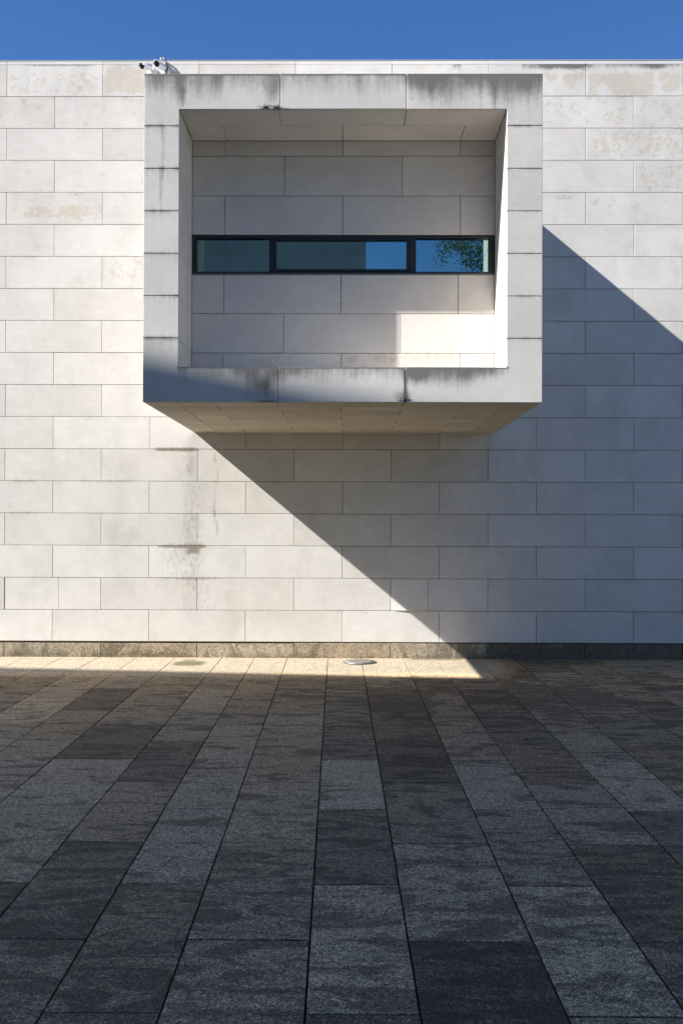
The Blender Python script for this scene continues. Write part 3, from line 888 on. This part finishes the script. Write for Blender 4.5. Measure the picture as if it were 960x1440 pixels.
# ------------------------------------------------------------------ security cameras
def frame_to(dirv):
    z = Vector(dirv).normalized()
    return z.to_track_quat('Z', 'Y').to_matrix().to_4x4()
def bullet_camera(base, joint, lens, label, group):
    base, joint, lens = Vector(base), Vector(joint), Vector(lens)
    o = thing('security_camera', base, label, 'camera', group)
    m1 = MB(); m1.lathe([(0.052, 0), (0.055, 0.006), (0.055, 0.022), (0.047, 0.032), (0.026, 0.036)], Matrix.Translation(base) @ frame_to((0, -1, 0)), 28)
    m1.build('mounting_base', M['white'], o)
    a = MB(); p1 = base + Vector((0, -0.034, 0))
    a.tube([p1, (p1 + joint) / 2 + Vector((0, 0, 0.006)), joint], [0.017, 0.013, 0.019], 14)
    a.lathe([(0.004, -0.022), (0.016, -0.018), (0.022, 0), (0.016, 0.018), (0.004, 0.022)], Matrix.Translation(joint), 16)
    a.build('bracket', M['white'], o)
    d = (lens - joint).normalized(); L = (lens - joint).length
    A = Matrix.Translation(joint + d * 0.0) @ frame_to(d)
    bd = MB(); bd.lathe([(0.020, -0.02), (0.032, -0.012), (0.036, 0.0), (0.036, L - 0.012), (0.034, L - 0.006)], A, 28)
    bo = bd.build('body', M['white'], o)
    ls = MB(); ls.lathe([(0.0335, L - 0.008), (0.0335, L - 0.001), (0.030, L + 0.001), (0.024, L - 0.002)], A, 28)
    ls.lathe([(0.013, L - 0.006), (0.013, L + 0.003), (0.009, L + 0.005)], A, 20)
    ls.build('lens', M['dark'], o)
    sh = MB()                                   # curved sun shield over the barrel
    up_ = Vector((0, 0, 1)); side = d.cross(up_).normalized(); upd = side.cross(d).normalized()
    n = 12
    rows_ = []
    for r_ in (0.041, 0.044):
        for t_ in (-0.005, L + 0.028):
            rows_.append([sh.vert(joint + d * t_ + (side * math.cos(q) + upd * math.sin(q)) * r_) for q in [math.radians(5 + 170 * i / n) for i in range(n + 1)]])
    def strip(A_, B_, flip=False):
        for i in range(n):
            f = (A_[i], A_[i + 1], B_[i + 1], B_[i])
            sh.f.append(f[::-1] if flip else f); sh.sm.append(True)
    strip(rows_[0], rows_[1]); strip(rows_[2], rows_[3], True); strip(rows_[0], rows_[2], True); strip(rows_[1], rows_[3])
    for i in (0, n):
        sh.f.append((rows_[0][i], rows_[1][i], rows_[3][i], rows_[2][i])); sh.sm.append(False)
    sh.build('sun_shield', M['white'], o)
    return o
bullet_camera((-2.385, -0.004, 7.30), (-2.395, -0.10, 7.305), (-2.468, -0.225, 7.265),
              'white bullet security camera turned sideways to the left, below the top edge of the wall', 'security cameras on the wall')
bullet_camera((-2.215, -0.004, 7.295), (-2.225, -0.10, 7.30), (-2.272, -0.29, 7.262),
              'white bullet security camera facing straight out with its round black lens showing', 'security cameras on the wall')
sp_ = thing('cable_bracket', (-2.25, 0.0, TOP + 0.05), 'small black and white cable bracket clipped over the wall top above the cameras', 'bracket')
a = MB(); a.tube([(-2.275, -0.03, TOP + 0.03), (-2.272, -0.03, TOP + 0.062), (-2.25, -0.028, TOP + 0.072)], [0.010, 0.010, 0.009], 10); a.build('hook', M['white'], sp_)
a = MB(); a.tube([(-2.26, -0.03, TOP + 0.072), (-2.235, -0.05, TOP + 0.062), (-2.205, -0.07, TOP + 0.005), (-2.185, -0.06, TOP - 0.07), (-2.19, -0.03, TOP - 0.10)], [0.011, 0.012, 0.012, 0.008, 0.006], 10); a.build('cable', M['dark'], sp_)
a = MB(); a.cbox(-2.205, -2.195, -0.11, -0.004, TOP - 0.15, TOP + 0.0, 0.002); a.build('plate', M['grey'], sp_)

# ------------------------------------------------------------------ round lid in the paving
lid = thing('floor_lid', (0.213, -0.385, 0), 'flat round grey metal lid lying on the sunlit paving against the plinth', 'lid')
a = MB(); A = Matrix.Translation((0.213, -0.385, 0.001))
a.lathe([(0.196, 0), (0.200, 0.004), (0.200, 0.012), (0.192, 0.016), (0.184, 0.016)], A, 48); a.build('rim', M['grey'], lid)
a = MB(); a.lathe([(0.183, 0.013), (0.181, 0.020), (0.12, 0.022), (0.02, 0.023)], A, 48); a.build('cover', plain('worn_steel_cover', (0.20, 0.19, 0.165), 0.55, 0.2, 0.35, 9), lid)

# ------------------------------------------------------------------ dry weeds in the joints of the frame
def weed(loc, n, r, label, down=False, seed=0):
    rg = random.Random(seed)
    a = MB()
    L = Vector(loc)
    for k in range(n):
        ang = rg.uniform(-1.2, 1.2) + (math.pi if down else 0)
        d = Vector((math.sin(ang), -0.25 * rg.random(), math.cos(ang))).normalized()
        s = L + Vector((rg.uniform(-r, r) * 0.45, 0.001, 0))
        ln = r * rg.uniform(0.5, 1.1)
        mid = s + d * ln * 0.5 + Vector((rg.uniform(-.008, .008), -0.004, 0))
        end = s + d * ln + Vector((rg.uniform(-.015, .015), -0.004, rg.uniform(-.01, .004)))
        a.tube([s, mid, end], [0.0022, 0.0018, 0.001], 5)
        for q in range(2):
            c0 = mid.lerp(end, rg.random()); s_ = rg.uniform(0.005, 0.009)
            v = [a.vert(c0 + Vector((rg.uniform(-s_, s_), rg.uniform(-.003, .0), rg.uniform(-s_, s_)))) for _ in range(3)]
            a.f.append(tuple(v)); a.sm.append(False)
    o = a.build('dry_weed', M['lichen'])
    o.location = loc
    for v in o.data.vertices: v.co -= L
    return tag(o, label, 'weed', 'dry weeds rooted in the stone joints')
weed((-0.71, FY - 0.001, 5.548), 11, 0.05, 'dark dry weed on the lower edge of the top beam, left of its joint', seed=1)
weed((-0.60, FY - 0.001, 5.555), 8, 0.06, 'dark dry weed hugging the joint near the lower edge of the top stone beam', seed=2)
weed((0.575, FY - 0.001, 2.81), 11, 0.06, 'dark dry weed at the foot of the joint in the bottom stone beam', seed=5)

# ------------------------------------------------------------------ the buildings that close the court behind the photographer
def plane_d(H, x): return (H + 2.36 + 0.20 * x) / 1.71       # distance in front of the wall at which an edge of height H stands
def prism(poly, z0, z1):
    a = MB()
    n = len(poly)
    lo = [a.vert((x, y, z0)) for x, y in poly]; hi = [a.vert((x, y, z1)) for x, y in poly]
    a.f.append(tuple(reversed(lo))); a.f.append(tuple(hi)); a.sm += [False, False]
    for i in range(n):
        j = (i + 1) % n
        a.f.append((lo[i], lo[j], hi[j], hi[i])); a.sm.append(False)
    return a
def facade_mat(name, bw, bh):
    t = NT(name)
    tc = t.pos()
    sep = t.n('ShaderNodeSeparateXYZ'); t.link(tc, sep.inputs[0])
    cmb = t.n('ShaderNodeCombineXYZ')
    t.link(t.math('ADD', sep.outputs[0], sep.outputs[1]), cmb.inputs[0]); t.link(sep.outputs[2], cmb.inputs[1])
    b_ = t.n('ShaderNodeTexBrick'); t.link(cmb.outputs[0], b_.inputs['Vector'])
    b_.inputs['Color1'].default_value = (0.50, 0.49, 0.46, 1); b_.inputs['Color2'].default_value = (0.58, 0.57, 0.54, 1)
    b_.inputs['Mortar'].default_value = (0.40, 0.39, 0.36, 1)
    b_.inputs['Scale'].default_value = 1.0; b_.inputs['Mortar Size'].default_value = 0.008
    b_.inputs['Brick Width'].default_value = bw; b_.inputs['Row Height'].default_value = bh
    n = t.noise(tc, 1.5, 6, 0.65)
    col = t.mix(1.0, b_.outputs['Color'], t.grey(t.ramp(n, 0.3, 0.7, True, 0.88, 1.06)), 'MULTIPLY')
    t.bsdf(col, 0.85, t.bump(b_.outputs['Fac'], -0.4, 0.01))
    return t.m
FM = facade_mat('limestone_facade', 1.8, 0.6)
H1 = 15.0
xa, xb = -26.0, -8.0
poly = [(xa, -plane_d(H1, xa)), (xa, -45), (xb, -45), (xb, -plane_d(H1, xb))]
poly = poly[::-1] if False else poly
wing = thing('side_building', ((xa + xb) / 2, -20, 0), 'tall pale stone side wing that shades the court from the left', 'building')
o = prism(poly, -0.02, H1).build('wall', FM, wing)
mm = bmesh.new(); mm.from_mesh(o.data); bmesh.ops.recalc_face_normals(mm, faces=mm.faces); mm.to_mesh(o.data); mm.free()
back = thing('rear_building', (-10, -36, 0), 'pale stone block behind the photographer, mirrored in the ribbon window', 'building')
a = MB(); a.box(-7.9, 0.63, -46, -28.0, -0.02, 13.6); a.build('wall', FM, back)
a = MB(); a.box(-8.0, 0.66, -46.1, -27.95, 13.6, 13.75); a.build('coping', M['coping'], back)

# ------------------------------------------------------------------ tree mirrored in the window
def tree(loc, H, rad, seed, label):
    rg = random.Random(seed)
    t = thing('broadleaf_tree', loc, label, 'tree')
    L = Vector(loc)
    a = MB()
    a.tube([L, L + Vector((.05, 0, H * .15)), L + Vector((-.05, .1, H * .35)), L + Vector((.1, 0, H * .6)), L + Vector((0, 0, H * .9))], [.32, .24, .2, .12, .03], 12)
    tips = []
    for k in range(26):
        z = H * rg.uniform(.28, .85); an = rg.uniform(0, 6.283); ln = rad * rg.uniform(.55, 1.0) * (1.0 if z < H * .65 else .65)
        s = L + Vector((0, 0, z)); e_ = s + Vector((math.cos(an) * ln, math.sin(an) * ln, ln * rg.uniform(.25, .7)))
        md = s.lerp(e_, .5) + Vector((rg.uniform(-.2, .2), rg.uniform(-.2, .2), .2))
        a.tube([s, md, e_], [.08, .05, .015], 6)
        tips += [e_, md, s.lerp(e_, .75)]
    a.build('trunk', M['bark'], t)
    c_ = MB()
    for tp in tips:
        for cl in range(16):
            ctr = tp + Vector((rg.gauss(0, .45), rg.gauss(0, .45), rg.gauss(0, .38)))
            for q in range(50):
                p = ctr + Vector((rg.gauss(0, .17), rg.gauss(0, .17), rg.gauss(0, .14)))
                u = Vector((rg.uniform(-1, 1), rg.uniform(-1, 1), rg.uniform(-1, 1))).normalized()
                v = u.orthogonal().normalized(); s_ = rg.uniform(.03, .065)
                i = [c_.vert(p - u * s_), c_.vert(p + v * s_ * .5), c_.vert(p + u * s_), c_.vert(p - v * s_ * .5)]
                c_.f.append(tuple(i)); c_.sm.append(False)
    c_.build('crown', M['leaf'], t)
    return t
tree((7.3, -27.5, 0), 17.5, 4.3, 3, 'leafy green tree behind the photographer, mirrored at the right end of the window')
